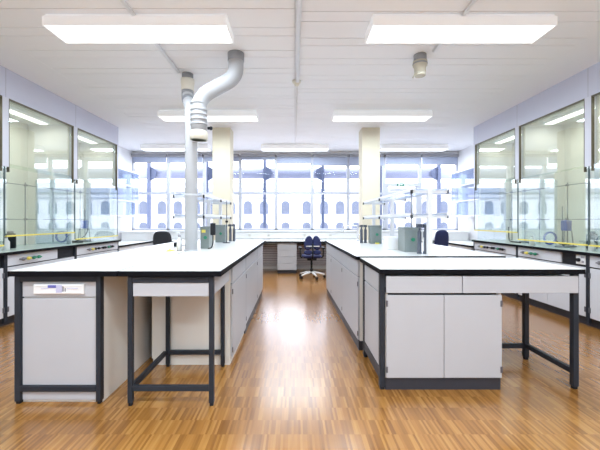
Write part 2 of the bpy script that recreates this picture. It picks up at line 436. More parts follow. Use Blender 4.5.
t = thing('vent_stub', 'short capped cream vent stub hanging from ceiling above right bench', 'duct', (1.335, 3.63, ZC))
MB().lathe(0, 0, [(0.066, 0), (0.066, -.07)], 'piped').build('ceiling_collar', t)
MB().lathe(0, 0, [(0.074, -.07), (0.074, -.12), (0.062, -.125), (0.058, -.20)], 'stub').lathe(0, 0, [(0.077, -.09), (0.077, -.105)], 'piped').build('sleeve', t)
MB().lathe(0, 0, [(.058, -.20), (.055, -.225)], 'stub').cyl((-.055, 0, -.20), (-.075, 0, -.245), .008, 'stub').build('cap', t)

# ------------------------------------------------------------------ fume hoods
HW = 1.255; HD = .745
def valve(parent, x, z, col):
    v = MB()
    v.cyl((x, -.004, z), (x, -.035, z), .011, 'grey', 10)
    v.cyl((x, -.035, z), (x, -.055, z), .021, col, 12)
    v.box(x-.024, x+.024, -.067, -.050, z-.008, z+.008, col)
    return v.build('valve', parent)
def make_hood(label, loc, rz, sash_z, opening, lattice=True, socket=True, end=0):
    t = thing('fume_hood', label, 'fume hood', loc, rz, 'fume hoods along the side walls')
    w = HW/2
    # base
    MB().box(-w, w, .06, HD, 0, .105, 'plinth').build('plinth', t)
    MB().box(-w+.002, w-.002, .022, HD, .105, .835, 'gap').build('carcass', t)
    for sx in (-1, 1): MB().box(sx*(w-.001), sx*(w-.022), -.004, .022, .05, .835, 'steel').build('post', t)
    for k in range(2):
        a = -w+.027+k*(w-.027); b = a+(w-.027)-.004
        d = MB().box(a, b, 0, .020, .112, .685, 'lamh').build('door', t, bevel=.002)
        hx = a if k == 0 else b
        for z in (.20, .60): MB().box(hx-.012, hx+.012, -.008, 0, z-.03, z+.03, 'hinge').build('hinge', d)
    px1 = w-.027 if not opening else w-.40
    MB().box(-w+.027, px1, -.002, .020, .700, .832, 'lamh').build('valve_panel', t, bevel=.002)
    cols = ['grey', 'yellow', 'green', 'green'] if opening else ['grey', 'yellow', 'black', 'black']
    x = -w+.20 if opening else -w+.28
    for c in cols: valve(t, x, .766, c); x += .085
    if not opening:
        x += .05; valve(t, x, .766, 'black'); x += .055; valve(t, x, .766, 'black')
        x += .12
        for k in range(3): valve(t, x, .766, 'black' if k else 'green'); x += .06
    if opening:
        MB().box(w-.398, w-.027, .016, .030, .700, .832, 'black').build('open_bay', t)
        if socket:
            so = MB().box(w-.16, w-.03, -.006, .02, .715, .825, 'white').build('socket_plate', t, bevel=.003)
            MB().cyl((w-.115, -.006, .765), (w-.115, -.03, .765), .022, 'black').build('dial', so)
            MB().box(w-.085, w-.042, -.010, -.006, .79, .812, 'inkgrey').box(w-.075, w-.045, -.010, -.006, .735, .76, 'inkgrey').build('switch', so)
    # worktop
    MB().box(-w, w, -.045, HD, .835, .868, 'edge').box(-w, w, -.040, HD, .868, .874, 'hoodtop').build('worktop', t)
    # enclosure
    MB().box(-w, w, HD-.03, HD, .874, ZC-.005, 'hoodin').build('back_panel', t)
    MB().box(-w, w, .07, HD-.03, 2.69, 2.71, 'hoodin').build('roof_panel', t)
    for sx in (-1, 1):
        if end != sx and sx == 1 and end != 2: continue     # a shared partition belongs to the neighbour
        x0, x1 = (sx*w, sx*(w-.018))
        MB().box(x0, x1, .07, HD-.03, 1.85, 2.70, 'hoodin').box(x0, x1, HD-.14, HD-.03, .874, 1.85, 'hoodin').build('side_panel', t)
        MB().box(sx*(w-.006), sx*(w-.012), .07, HD-.14, .874, 1.85, 'side').build('side_glass', t)
    MB().box(-.47, .47, .28, .42, 2.655, 2.69, 'lampbody').build('lamp_housing', t, bevel=.003)
    MB().box(-.45, .45, .30, .40, 2.645, 2.655, 'hoodlamp').build('lamp_tube', t)
    MB().box(-w, w, -.0, .07, 2.66, ZC-.003, 'fascia').box(-w, -w+.004, -.001, .0, 2.66, ZC-.003, 'inkgrey').build('fascia_panel', t)
    for sx in (-1, 1): MB().box(sx*w, sx*(w-.045), 0, .07, 1.86, 2.66, 'post').build('upright', t)
    for sx in (-1, 1): MB().box(sx*(w-.046), sx*(w-.053), -.002, .03, 1.80, 2.66, 'bronze').build('sash_track', t)
    MB().box(-w+.045, w-.045, .0, .03, 2.645, 2.66, 'bronze').build('top_rail', t)
    MB().box(-w+.046, w-.046, .040, .046, 1.86, 2.655, 'sash').build('upper_glass', t)
    sz1 = min(1.90, sash_z+.93)
    s = MB().box(-w+.008, w-.008, .012, .018, sash_z, sz1, 'sash').build('sash', t)
    for sx in (-1, 1): MB().box(sx*(w-.004), sx*(w-.010), .010, .020, sash_z, sz1, 'glassedge').build('glass_edge', s)
    MB().box(-w+.02, w-.02, -.004, .030, sash_z-.008, sash_z+.010, 'yellow').build('sash_handle', s, bevel=.003)
    if lattice:
        r = MB()
        for x in (-w*.55, .0, w*.55): r.cyl((x, HD-.20, .874), (x, HD-.20, 1.78), .007, 'rod', 8)
        for z in (1.25, 1.74): r.cyl((-w+.05, HD-.215, z), (w-.05, HD-.215, z), .006, 'rod', 8)
        for x in (-w*.55, .0, w*.55):
            for z in (1.25, 1.74): r.box(x-.012, x+.012, HD-.228, HD-.188, z-.014, z+.014, 'grey')
        r.build('rod_lattice', t)
    return t
XH = 3.385
YH = [6.44-HW*(k+.5) for k in range(3)]
hr = [make_hood('fume hood on the right wall nearest the windows', (XH, YH[0], 0), -PI/2, 1.05, False, True, False, -1),
      make_hood('fume hood in the middle of the right wall with blue pump inside', (XH, YH[1], 0), -PI/2, .945, True, True, True, 0),
      make_hood('fume hood cut by the right edge of the photo', (XH, YH[2], 0), -PI/2, .945, True, True, True, 0)]
hl = [make_hood('fume hood on the left wall nearest the windows', (-3.345, YH[0], 0), PI/2, .945, False, True, False, 1),
      make_hood('fume hood in the middle of the left wall with raised yellow sash handle', (-3.345, YH[1], 0), PI/2, 1.05, True, True, False, 1),
      make_hood('fume hood cut by the left edge of the photo', (-3.345, YH[2], 0), PI/2, .945, True, True, False, 1)]

for xs, sg in ((XH, 1), (-3.345, -1)):
    for yy in YH:
        ld = bpy.data.lights.new('hood_lamp', 'AREA'); ld.shape = 'RECTANGLE'; ld.size = .10; ld.size_y = .9; ld.energy = 4.0; ld.color = (1, .99, .92)
        lo = bpy.data.objects.new('hood_lamp', ld); C.objects.link(lo); lo.location = (xs+sg*.35, yy, 2.640)
# things kept inside the hoods
def hose_coil(label, loc):
    t = thing('hose_coil', label, 'hose', loc)
    pts = []
    for k in range(60):
        a = 2*PI*k/20; pts.append((.085*math.cos(a), .02*k/60, .10+.085*math.sin(a)))
    MB().tube(pts, .012, 'blue', 8).build('coil', t)
    MB().tube(smooth_path([(.085, .02, .10), (.13, .03, .02), (.22, -.02, .012), (.34, .02, .012)], .05), .010, 'black', 8).build('hose_end', t)
def stand_unit(label, loc, rz=0.0):
    t = thing('apparatus_stand', label, 'lab apparatus', loc, rz)
    MB().box(-.11, .11, -.07, .07, 0, .015, 'rod').build('base', t, bevel=.003)
    MB().cyl((0, .04, .015), (0, .04, .55), .007, 'rod').build('rod', t)
    MB().box(-.05, .05, -.05, .03, .22, .36, 'blue').build('pump_head', t, bevel=.01)
    for sx in (-1, 1): MB().cyl((sx*.09, -.04, .015), (sx*.07, -.03, .22), .008, 'rod').build('leg', t)
def beaker(label, loc, h=.10, r=.035, mt='white'):
    t = thing('bottle', label, 'bottle', loc)
    MB().lathe(0, 0, [(r, 0), (r, h*.62), (r*.45, h*.8), (r*.42, h*.9)], mt, 14).build('flask_body', t)
    MB().lathe(0, 0, [(r*.5, h*.9), (r*.5, h)], 'inkgrey', 12).build('cap', t)
zt = .875
hose_coil('blue hose coil lying in the left hood nearest the windows', (-3.75, 5.45, zt))
stand_unit('blue pump on a stand inside the left hood nearest the windows', (-3.62, 5.85, zt), .4)
stand_unit('blue pump on a stand inside the middle right hood', (3.66, 4.60, zt), .3)
hose_coil('blue hose coil lying in the middle right hood', (3.72, 4.95, zt))
beaker('white bottle at the front of the middle left hood', (-3.50, 4.12, zt), .16, .035)
beaker('white bottle near the partition of the left hood nearest the windows', (-3.52, 5.30, zt), .14, .035)
beaker('white bottle near the partition of the middle right hood', (3.50, 5.02, zt), .13, .035)
beaker('white bottle at the front of the middle right hood', (3.47, 3.97, zt), .14, .035)
def canister(label, loc, mt='black'):
    t = thing('canister', label, 'canister', loc)
    MB().lathe(0, 0, [(.06, 0), (.06, .17), (.05, .19)], mt, 18).build('canister_body', t)
    MB().lathe(0, 0, [(.035, .19), (.035, .215), (.02, .22)], 'grey', 14).build('lid', t)
canister('dark canister at the back of the middle left hood', (-3.70, 4.42, zt))
canister('dark canister at the back of the middle right hood', (3.80, 4.35, zt), 'tap')
t = thing('cable', 'black cable lying in the right hood nearest the windows', 'cable', (3.55, 5.45, zt))
MB().tube(smooth_path([(-.02, -.12, .01), (.05, 0, .01), (.0, .15, .01), (.08, .32, .03), (.1, .36, .25)], .08), .009, 'black', 8).build('flex', t)
MB().tube(smooth_path([(.12, -.14, .01), (.17, 0, .012), (.12, .12, .01)], .08), .009, 'black', 8).build('loop', t)
t = thing('cable', 'black cable curling up inside the left hood nearest the windows', 'cable', (-3.62, 5.5, zt))
MB().tube(smooth_path([(0, 0, .01), (-.02, .2, .02), (.03, .38, .12), (.0, .45, .35)], .12), .009, 'black', 8).build('flex', t)

# ------------------------------------------------------------------ cabinets
def cabinet(name, label, cat, loc, rz, w, d, h, doors, drawers, plinth=.09, pmat='plinth', recess=.05, group=None, end='lamw', body='lam'):
    t = thing(name, label, cat, loc, rz, group)
    MB().box(-w/2+.001, w/2-.001, recess, d-.01, 0, plinth, pmat).build('plinth', t)
    MB().box(-w/2, -w/2+.018, .0, d, plinth, h, end).box(w/2-.018, w/2, .0, d, plinth, h, end).box(-w/2+.018, w/2-.018, .024, d, plinth, h, 'gap').build('carcass', t)
    for a, b, z0, z1, hs in doors:
        o = MB().box(a, b, -.020, -.002, z0, z1, body).build('door', t, bevel=.002)
        if hs:
            hx = a+.004 if hs < 0 else b-.004
            for z in (z0+.06, z1-.06): MB().box(hx-.007, hx+.007, -.024, -.016, z-.022, z+.022, 'hinge').build('hinge', o)
    for a, b, z0, z1 in drawers:
        MB().box(a, b, -.020, -.002, z0, z1, body).build('drawer', t, bevel=.002)
    return t
def slab(name, label, x0, x1, y0, y1, zt, th=.038, loc=None, rz=0):
    t = thing(name, label, 'worktop', loc or ((x0+x1)/2, (y0+y1)/2, zt-th), rz)
    hx, hy = (x1-x0)/2, (y1-y0)/2
    MB().box(-hx, hx, -hy, hy, 0, th-.003, 'edge').build('edge_band', t, bevel=.002)
    MB().box(-hx+.006, hx-.006, -hy+.006, hy-.006, th-.003, th, 'top').build('surface', t)
    return t
# ---- left bench
TZ = .903; TH = .038
slab('worktop', 'white worktop over the end cabinet with blue-marked socket panel', -1.885, -1.167, 2.228, 3.690, TZ)
slab('worktop', 'white worktop over the open front table of the left bench', -1.163, -.485, 2.228, 3.690, TZ)
slab('worktop', 'long white worktop of the left bench carrying the reagent rack', -1.885, -.488, 3.695, 5.69, TZ)
# end cabinet with steel end frame
t = thing('end_cabinet', 'grey-white bench end cabinet in dark frame with socket panel', 'cabinet', (-1.59, 2.278, 0))
def X(x): return x+1.59
def Y(y): return y-2.278
MB().box(X(-1.872), X(-1.305), .035, 1.40, .0, .86, 'lamw').build('carcass', t, bevel=.002)
for a, b in ((-1.882, -1.842), (-1.336, -1.304)): MB().box(X(a), X(b), 0, .045, 0.018, .862, 'steel').box(X(a)+.006, X(b)-.006, .006, .039, 0, .018, 'black').build('leg', t, bevel=.003)
MB().box(X(-1.842), X(-1.336), 0, .045, .822, .862, 'steel').build('top_rail', t, bevel=.003)
MB().box(X(-1.842), X(-1.336), -.002, .035, .085, .124, 'steel').build('foot_rail', t, bevel=.003)
MB().box(X(-1.840), X(-1.338), .018, .034, .022, .708, 'lam').build('end_panel', t, bevel=.002)
MB().box(X(-1.840), X(-1.338), .018, .034, .718, .822, 'lam').build('header_panel', t, bevel=.002)
sp = MB().box(X(-1.755), X(-1.418), .002, .018, .738, .806, 'white').box(X(-1.745), X(-1.428), -.002, .004, .742, .756, 'white').box(X(-1.745), X(-1.428), -.002, .004, .788, .802, 'white').build('socket_panel', t, bevel=.003)
q = MB()
q.box(X(-1.655), X(-1.598), -.0035, .003, .782, .800, 'inkblue')
q.box(X(-1.600), X(-1.560), -.0035, .003, .750, .800, 'inklav')
q.box(X(-1.556), X(-1.551), -.0035, .003, .757, .795, 'inkgrey').box(X(-1.541), X(-1.537), -.0035, .003, .757, .780, 'inkgrey')
q.box(X(-1.70), X(-1.655), -.0035, .003, .776, .779, 'inklav').box(X(-1.525), X(-1.455), -.0035, .003, .776, .779, 'inklav')
q.build('marking', sp)
# open table frame
t = thing('table_frame', 'dark steel open table frame with pale apron at the aisle corner', 'table frame', (-.825, 2.254, 0))
def X(x): return x+.825
lx0, lx1 = -1.112, -.540
for yy in (0.0, .605):
    for a in (lx0 + (.022 if yy else 0), lx1-.032 - (.055 if yy else 0)):
        MB().box(X(a), X(a)+.032, yy, yy+.032, .02, .86, 'steel').box(X(a)+.004, X(a)+.028, yy+.004, yy+.028, 0, .02, 'black').build('leg', t, bevel=.003)
MB().box(X(lx0)+.032, X(lx1)-.032, 0, .032, .820, .860, 'steel').build('top_rail', t, bevel=.003)
for yy, zz in ((0.0, .098), (.605, .102)):
    MB().box(X(lx0)+.032, X(lx1)-(.087 if yy else .032), yy+.002, yy+.030, zz, zz+.036, 'steel').build('foot_rail', t, bevel=.003)
MB().box(X(lx0)+.006, X(lx0)+.034, .032, .605, .100, .136, 'steel').build('side_rail', t, bevel=.003)
MB().box(X(lx0)+.034, X(lx1)-.034, .008, .026, .728, .818, 'lam').build('apron', t, bevel=.002)
MB().box(X(lx1)-.030, X(lx1)-.012, .040, .600, .728, .860, 'lam').build('side_apron', t, bevel=.002)
# aisle cabinets of the left bench (facing the aisle)
YA, YB1, YB2, YB3 = 2.905, 3.705, 4.80, 5.64
def Lc(y0, y1, label, d, pl, pm, rec, hs):
    w = y1-y0; rec = -.01 if pm == 'plinth' else rec
    return cabinet('base_cabinet', label, 'cabinet', (-.553, (y0+y1)/2, 0), PI/2, w, d, .86,
        [(-w/2+.004, w/2-.004, pl+.012, .685, hs)], [(-w/2+.004, w/2-.03, .695, .855)], plinth=pl, pmat=pm, recess=rec, group='base cabinets on the aisle side of the left bench')
Lc(YA, YB1, 'aisle base cabinet directly behind the open table frame', .67, .055, 'lamw', .004, -1)
Lc(YB1, YB2, 'aisle base cabinet in the middle of the left bench', 1.29, .09, 'plinth', .06, -1)
Lc(YB2, YB3, 'aisle base cabinet at the window end of the left bench', 1.29, .09, 'plinth', .06, -1)

# ---- right bench
slab('worktop', 'white worktop over the two-door cabinet at the front right', .606, 2.080, 2.432, 3.190, .885, .036)
t = thing('table_frame', 'dark steel bench frame around the front right cabinet with two drawers', 'table frame', (1.34, 2.473, 0))
def X(x): return x-1.34
for a in (.617, 2.030):
    for yy in ((0.0, .585) if a < 1 else (0.004, .53)):
        MB().box(X(a), X(a)+.040, yy, yy+.040, .02, .848, 'steel').box(X(a)+.005, X(a)+.035, yy+.005, yy+.035, 0, .02, 'black').build('leg', t, bevel=.003)
MB().box(X(.660), X(2.03), .03, .06, .835, .848, 'steel').build('top_rail', t)
MB().box(X(.621), X(.653), .04, .585, .075, .150, 'steel').build('side_rail', t, bevel=.003)
MB().box(X(2.034), X(2.066), .044, .53, .105, .145, 'steel').build('side_rail', t, bevel=.003)
MB().box(X(1.52), X(2.03), .535, .567, .100, .140, 'steel').build('foot_rail', t, bevel=.003)
MB().box(X(.626), X(.640), .042, .583, .150, .69, 'lam').box(X(.626), X(.640), .042, .583, .700, .848, 'lam').build('side_panel', t, bevel=.001)
for a, b in ((.660, 1.205), (1.211, 2.046)):
    d_ = MB().box(X(a), X(b), -.020, -.002, .709, .832, 'lam').build('drawer', t, bevel=.002)
    MB().box(X(a)+.02, X(b)-.02, -.002, .50, .73, .82, 'lam').build('drawer_box', d_)
cabinet('base_cabinet', 'two-door grey-white base cabinet facing the viewer under front right worktop', 'cabinet', (1.079, 2.480, 0), 0, .842, .52, .70,
        [(-.418, -.002, .094, .692, -1), (.002, .418, .094, .692, 1)], [], plinth=.088, recess=.0, end='lamw')
# rear right bench (slightly skewed)
RA = math.atan(.0265)
def RB(u, v): return (.572-.0265*u+v, 3.205+u+.0265*v)
c_ = RB(1.285, .72)
slab('worktop', 'long white worktop of the right bench carrying the reagent rack', -.72, .72, -1.285, 1.285, .897, .036, (c_[0], c_[1], .861), RA)
for (u0, u1, lab, dd) in ((.02, .93, 'aisle base cabinet directly behind the front right worktop', 1.38), (.93, 1.93, 'aisle base cabinet in the middle of the right bench', 1.38), (1.93, 2.55, 'aisle base cabinet at the window end of the right bench', 1.38)):
    w = u1-u0; c_ = RB((u0+u1)/2, .045)
    cabinet('base_cabinet', lab, 'cabinet', (c_[0], c_[1], 0), -PI/2+RA, w, 1.36, .86,
        [(-w/2+.004, w/2-.004, .10, .690, 1)], [(-w/2+.004, w/2-.004, .702, .855)], plinth=.09, recess=-.01, group='base cabinets on the aisle side of the right bench')

# ---- reagent racks
def make_rack(label, loc, posts, length, zb, side):
    t = thing('reagent_rack', label, 'rack', loc)
    for p in posts:
        po = MB().box(-.022, .022, p, p+.045, 0, 1.53-zb, 'alu').box(-.05, .05, p-.03, p+.075, 0, .008, 'alu').build('post', t, bevel=.003)
        for z in (1.255, 1.495):
            arm = MB().box(-.165, .165, p+.006, p+.040, z-zb, z-zb+.028, 'alu').build('arm', t, bevel=.003)
            for sx in (-1, 1): MB().box(sx*.178, sx*.165, p+.004, p+.042, z-zb-.004, z-zb+.032, 'black').build('end_cap', arm)
    MB().cyl((side*.172, posts[0]+.023, .27), (side*.172, posts[0]+.023, 1.52-zb), .006, 'rod', 8).build('rod', t)
    for z in (1.255, 1.495):
        sh = MB().box(-.150, -.028, -.02, length, z-zb+.029, z-zb+.037, 'cab').box(.028, .150, -.02, length, z-zb+.029, z-zb+.037, 'cab').build('shelf', t)
        MB().box(-.158, -.146, -.02, length, z-zb+.022, z-zb+.052, 'alu').box(.146, .158, -.02, length, z-zb+.022, z-zb+.052, 'alu').build('rail', sh)
    return t
make_rack('pale two-tier reagent rack on right bench, post nearest viewer clear', (1.29, 3.24, .897), [0, 1.25, 2.30], 2.36, .897, -1)
make_rack('pale two-tier reagent rack on left bench behind the slim duct', (-1.225, 3.90, TZ), [0, .92, 1.66], 1.72, .90, 1)

# ---- service boxes, taps and small things on the benches
def service_box(label, loc, w=.14, d=.20, h=.26, spot='green', rz=0.0, yellow=False):
    t = thing('service_box', label, 'power box', loc, rz, 'grey power boxes on the benches')
    MB().box(-w/2, w/2, -d/2, d/2, 0, h-.03, 'boxgrey').build('housing', t, bevel=.005)
    MB().box(-w/2-.006, w/2+.006, -d/2-.006, d/2+.006, h-.03, h, 'boxgrey').build('lid', t, bevel=.004)
    MB().cyl((.01, -d/2, h*.5), (.01, -d/2-.016, h*.5), .02, spot, 14).build('socket', t)
    if yellow: MB().box(-w*.35, w*.1, -d/2-.004, -d/2, h*.72, h*.85, 'yellow').build('sticker', t)
service_box('larger grey power box with green socket on right bench, nearest viewer', (1.245, 3.74, .897), .15, .24, .265)
service_box('smaller grey power box with green socket far along right bench', (1.18, 5.02, .897), .16, .16, .265)
service_box('grey power box with yellow sticker beside the slim duct', (-1.06, 4.09, TZ), .10, .20, .26, yellow=True)
service_box('grey power box in the middle of the left bench rack', (-1.13, 5.22, TZ), .145, .18, .265)
def carton(label, loc, w, d, h):
    t = thing('white_box', label, 'box', loc)
    MB().box(-w/2, w/2, -d/2, d/2, 0, h, 'white').build('casing', t, bevel=.005)
    MB().box(-w/2+.012, w/2-.012, -d/2-.003, -d/2, .02, h-.03, 'white').build('cover_plate', t, bevel=.001)
carton('low white box beside the larger grey power box on right bench', (1.135, 4.02, .897), .13, .16, .145)
carton('low white box between the two power boxes on left bench', (-1.18, 4.52, TZ), .12, .14, .145)
def tap_set(label, loc, h=.30, n=2, white=False):
    t = thing('gas_tap', label, 'tap', loc)
    for k in range(n):
        x = -.03+.06*k
        MB().lathe(x, 0, [(.026, 0), (.026, .01), (.021, .015), (.021, h*.72), (.012, h*.78), (.012, h*.9)], 'tap', 14).build('column', t)
        MB().cyl((x, 0, h*.88), (x-.02, -.05, h*.93), .010, 'tap', 10).box(x-.03, x+.02, -.02, .02, h*.88, h, 'tap').build('valve_head', t)
    if white: MB().box(-.006, .006, -.027, -.020, .03, h*.55, 'white').build('label_strip', t)
    return t
tap_set('pair of dark gas taps in front of the rack post on right bench', (1.292, 3.45, .897), .30, 2, True)
tap_set('dark gas taps far along right bench beside the smaller power box', (1.03, 5.12, .897), .27, 2)
tap_set('dark gas taps at the window end of the left bench rack', (-1.0, 5.42, TZ), .27, 2)
t = thing('water_tap', 'tall square-arched chrome water tap at window end of right bench', 'tap', (1.03, 5.60, .897))
MB().tube(smooth_path([(0, 0, 0), (0, 0, .25), (-.235, 0, .25), (-.235, 0, .15)], .02, 5), .009, 'chrome', 10).build('spout', t)
MB().lathe(0, 0, [(.022, 0), (.022, .03), (.012, .035)], 'chrome').build('base', t)
MB().cyl((0, 0, .10), (.05, 0, .10), .008, 'chrome').cyl((.05, 0, .075), (.05, 0, .125), .008, 'black').build('handle', t)
t = thing('connector', 'black handset on the rack edge beside the slim duct', 'connector', (-.955, 3.96, TZ))
MB().box(-.028, .028, -.02, .02, .16, .30, 'black').build('handset_body', t, bevel=.006)
MB().tube(smooth_path([(0, 0, .165), (0, 0, .06), (-.02, .0, .008), (-.05, -.03, .008)], .05), .007, 'black', 8).build('cable', t)
t = thing('bottle', 'slim white dispenser bottle standing left of the slim duct', 'bottle', (-1.265, 3.72, TZ))
MB().lathe(0, 0, [(.028, 0), (.028, .11), (.012, .135), (.012, .15)], 'white').build('flask_body', t)
MB().lathe(0, 0, [(.016, .15), (.016, .175)], 'inkgrey').cyl((0, 0, .175), (0, 0, .20), .006, 'white').cyl((0, 0, .20), (-.04, 0, .195), .006, 'white').build('pump', t)
t = thing('adapter', 'small black cube adapter left of the dispenser bottle', 'adapter', (-1.50, 4.30, TZ))
MB().box(-.028, .028, -.025, .025, 0, .055, 'black').build('adapter_body', t, bevel=.005)
MB().tube(smooth_path([(.0, .025, .02), (.03, .12, .006), (.12, .16, .006)], .05), .005, 'black', 8).build('cord', t)
t = thing('cloth', 'crumpled yellow cloth lying beside the foot of the slim duct', 'cloth', (-1.345, 3.68, TZ))
m_ = MB(); g = 9; vs = []; fs = []
for i in range(g):
    for j in range(g):
        x = -.045+.09*i/(g-1); yy = -.04+.08*j/(g-1)
        rr = 1-max(abs(i-4), abs(j-4))/4.0
        vs.append((x+random.uniform(-.004, .004), yy+random.uniform(-.004, .004), .002+.03*rr*random.uniform(.5, 1)))
for i in range(g-1):
    for j in range(g-1): fs.append((i*g+j, (i+1)*g+j, (i+1)*g+j+1, i*g+j+1))
m_.add(vs, fs, 'yellow', True); 
m_.build('cloth_sheet', t, recalc=False)
t = thing('sponge', 'small yellow sponge in front of the smaller power box', 'sponge', (1.175, 4.86, .897))
MB().box(-.025, .025, -.02, .02, 0, .022, 'yellow').build('sponge_pad', t, bevel=.004)
MB().box(-.025, .025, -.02, .02, .022, .028, 'green').build('scouring_layer', t)
for lab, x, yy, zb in (('thin dark stand rod at the window end of the left bench', -1.0, 4.98, TZ),):
    t = thing('lab_stand', lab, 'stand', (x, yy, zb))
    MB().box(-.05, .05, -.035, .035, 0, .012, 'tap').build('base', t, bevel=.003)
    MB().cyl((0, 0, .012), (0, 0, .62), .006, 'tap', 8).build('rod', t)
    MB().box(-.018, .018, -.018, .018, .30, .33, 'black').build('clamp', t, bevel=.003)

# ------------------------------------------------------------------ window-side furniture
DZ = .757
t = thing('window_desk', 'long white desk worktop under the windows', 'desk', (0, 8.25, 0))
MB().box(-3.2, 3.2, -.42, .42, DZ-.035, DZ-.004, 'edge').box(-3.2, 3.2, -.418, .42, DZ-.004, DZ, 'top').build('desk_top', t)
for x in (-3.15, -1.6, 1.25, 3.15): MB().box(x-.012, x+.012, -.38, .40, 0, DZ-.035, 'lam').build('support_panel', t)
t = thing('cable_trunking', 'white socket trunking along the wall above window desk', 'trunking', (0, YB, 0))
MB().box(-3.9, 3.9, -.06, -.001, .775, .93, 'white').build('duct_cover', t, bevel=.004)
for x in (-2.6, -1.15, -.67, .25, .9, 2.0): MB().box(x-.035, x+.035, -.068, -.06, .82, .89, 'lamw').cyl((x, -.068, .855), (x, -.066, .855), .02, 'pipec', 14).build('socket', t)
t = thing('window_sill', 'white window sill board running above the socket trunking', 'sill', (0, YB, .93))
MB().box(-4.16, 4.16, -.10, -.0, .020, .052, 'white').build('sill_board', t, bevel=.004)
def pedestal(label, x):
    t = thing('drawer_pedestal', label, 'drawer unit', (x, 7.90, 0), 0)
    w = .225
    MB().box(-w+.005, w-.005, .04, .60, 0, .08, 'plinth').build('plinth', t)
    MB().box(-w, w, .02, .62, .08, DZ-.037, 'lam').build('carcass', t)
    z = .085
    for k, hh in enumerate((.155, .155, .155, .15)):
        MB().box(-w+.002, w-.002, -.0, .018, z, z+hh-.006, 'lam').build('drawer', t, bevel=.002); z += hh
pedestal('white four-drawer pedestal under the window desk left of navy chair', -.185)
t = thing('radiator', 'long ribbed grey radiator against the wall under window desk', 'radiator', (0, 8.60, 0))
m_ = MB().box(-1.4, 1.2, .03, .09, .10, .64, 'gap')
for k in range(9): m_.box(-1.4, 1.2, 0, .03, .10+.06*k, .147+.06*k, 'radiator')
m_.build('ribbed_panel', t)
for x in (-1.2, 1.0): MB().box(x-.03, x+.03, .02, .09, 0, .10, 'radiator').build('foot', t)

# side desks past the hoods, with low white casings
for sx, side in ((-1, 'left'), (1, 'right')):
    t = thing('side_desk', 'white side desk between the %s hoods and the windows' % side, 'desk', (sx*3.75, 7.18, 0))
    MB().box(-.40, .40, -.71, 1.47, DZ-.04, DZ-.006, 'edge').box(-.398, .398, -.708, 1.468, DZ-.006, DZ, 'top').build('desk_top', t)
    for yy in (-.66, .40, 1.40): MB().box(-.37, .37, yy-.012, yy+.012, 0, DZ-.04, 'lam').build('support_panel', t)
    MB().box(-sx*.372, -sx*.358, -.64, 1.38, .06, DZ-.04, 'white').build('front_panel', t)
    t = thing('casing', 'low white casing with a ledge on the desk in the %s window corner' % side, 'casing', (sx*3.72, 8.2, DZ))
    MB().box(-.36 if sx < 0 else -.40, .40 if sx < 0 else .36, -.20, .43, 0, .19, 'white').build('casing_body', t, bevel=.006)
    MB().box(-.38 if sx < 0 else -.42, .42 if sx < 0 else .38, -.23, .43, .19, .215, 'white').build('ledge', t, bevel=.004)
    # wall cabinet with glass
    t = thing('wall_cabinet', 'glass-fronted wall cabinet with pale shelves on the %s wall' % side, 'wall cabinet', (sx*3.76, 7.55, 1.32))
    f = MB(); w2 = .64; dd = .40
    xs0 = 0.0; xs1 = sx*dd
    f.box(0, xs1, -w2, w2, 1.02, 1.05, 'white').box(0, xs1, -w2, w2, 0, .026, 'white')
    f.box(sx*(dd-.012), xs1, -w2, w2, .022, 1.02, 'post')
    for yy in (-w2, w2-.02): f.box(0, sx*.02, yy, yy+.02, .022, 1.02, 'post')
    f.build('cabinet_frame', t)
    for z in (.34, .69): MB().box(-sx*.004, sx*(dd-.012), -w2+.02, w2-.02, z, z+.024, 'white').build('shelf', t)
    MB().box(sx*.004, sx*.010, -w2+.02, w2-.02, .022, 1.02, 'cab').build('glass_door', t)
    MB().box(sx*.02, sx*(dd-.012), w2-.012, w2-.006, .022, 1.02, 'cab').box(sx*.02, sx*(dd-.012), -w2+.006, -w2+.012, .022, 1.02, 'cab').build('end_glass', t)

# ------------------------------------------------------------------ chairs
def blob(m, pts, y0, y1, mt):            # cushion from an outline with a domed front and back
    n = len(pts); cx = sum(p[0] for p in pts)/n; cz = sum(p[1] for p in pts)/n
    rings = [(.0, .0, -1), (.55, .75, -1), (.88, .95, -1), (1.0, .0, 0), (.88, .95, 1), (.55, .75, 1)]
    vs = []; fs = []
    ym, h = (y0+y1)/2, (y1-y0)/2
    levels = [(.45, y0), (.85, y0+h*.25), (1.0, y0+h*.8), (1.0, y1-h*.8), (.85, y1-h*.25), (.45, y1)]
    for sc, yy in levels:
        for p in pts: vs.append((cx+(p[0]-cx)*sc, yy, cz+(p[1]-cz)*sc))
    for i in range(len(levels)-1):
        for k in range(n): a = i*n+k; b = i*n+(k+1) % n; fs.append((a, b, b+n, a+n))
    fs.append(tuple(range(n))[::-1]); fs.append(tuple((len(levels)-1)*n+k for k in range(n)))
    m.add(vs, fs, mt, True); return m
def base_parts(t, r, starmat, seat_z):
    for k in range(5):
        a = 2*PI*k/5+PI/2+.3
        dx, dy = math.cos(a), math.sin(a)
        lg = MB().tube([(dx*.03, dy*.03, .125), (dx*r*.55, dy*r*.55, .105), (dx*r, dy*r, .075)], [.022, .020, .014], starmat, 10).build('leg', t)
        MB().cyl((dx*r-dy*.022, dy*r+dx*.022, .030), (dx*r+dy*.022, dy*r-dx*.022, .030), .030, 'black', 14).cyl((dx*r, dy*r, .03), (dx*r, dy*r, .075), .009, 'black', 8).build('caster', lg)
    MB().lathe(0, 0, [(.034, .09), (.034, .20), (.024, .205), (.024, seat_z-.06)], 'black', 14).build('gas_column', t)
    MB().box(-.10, .10, -.12, .12, seat_z-.08, seat_z-.035, 'black').build('mechanism', t, bevel=.01)
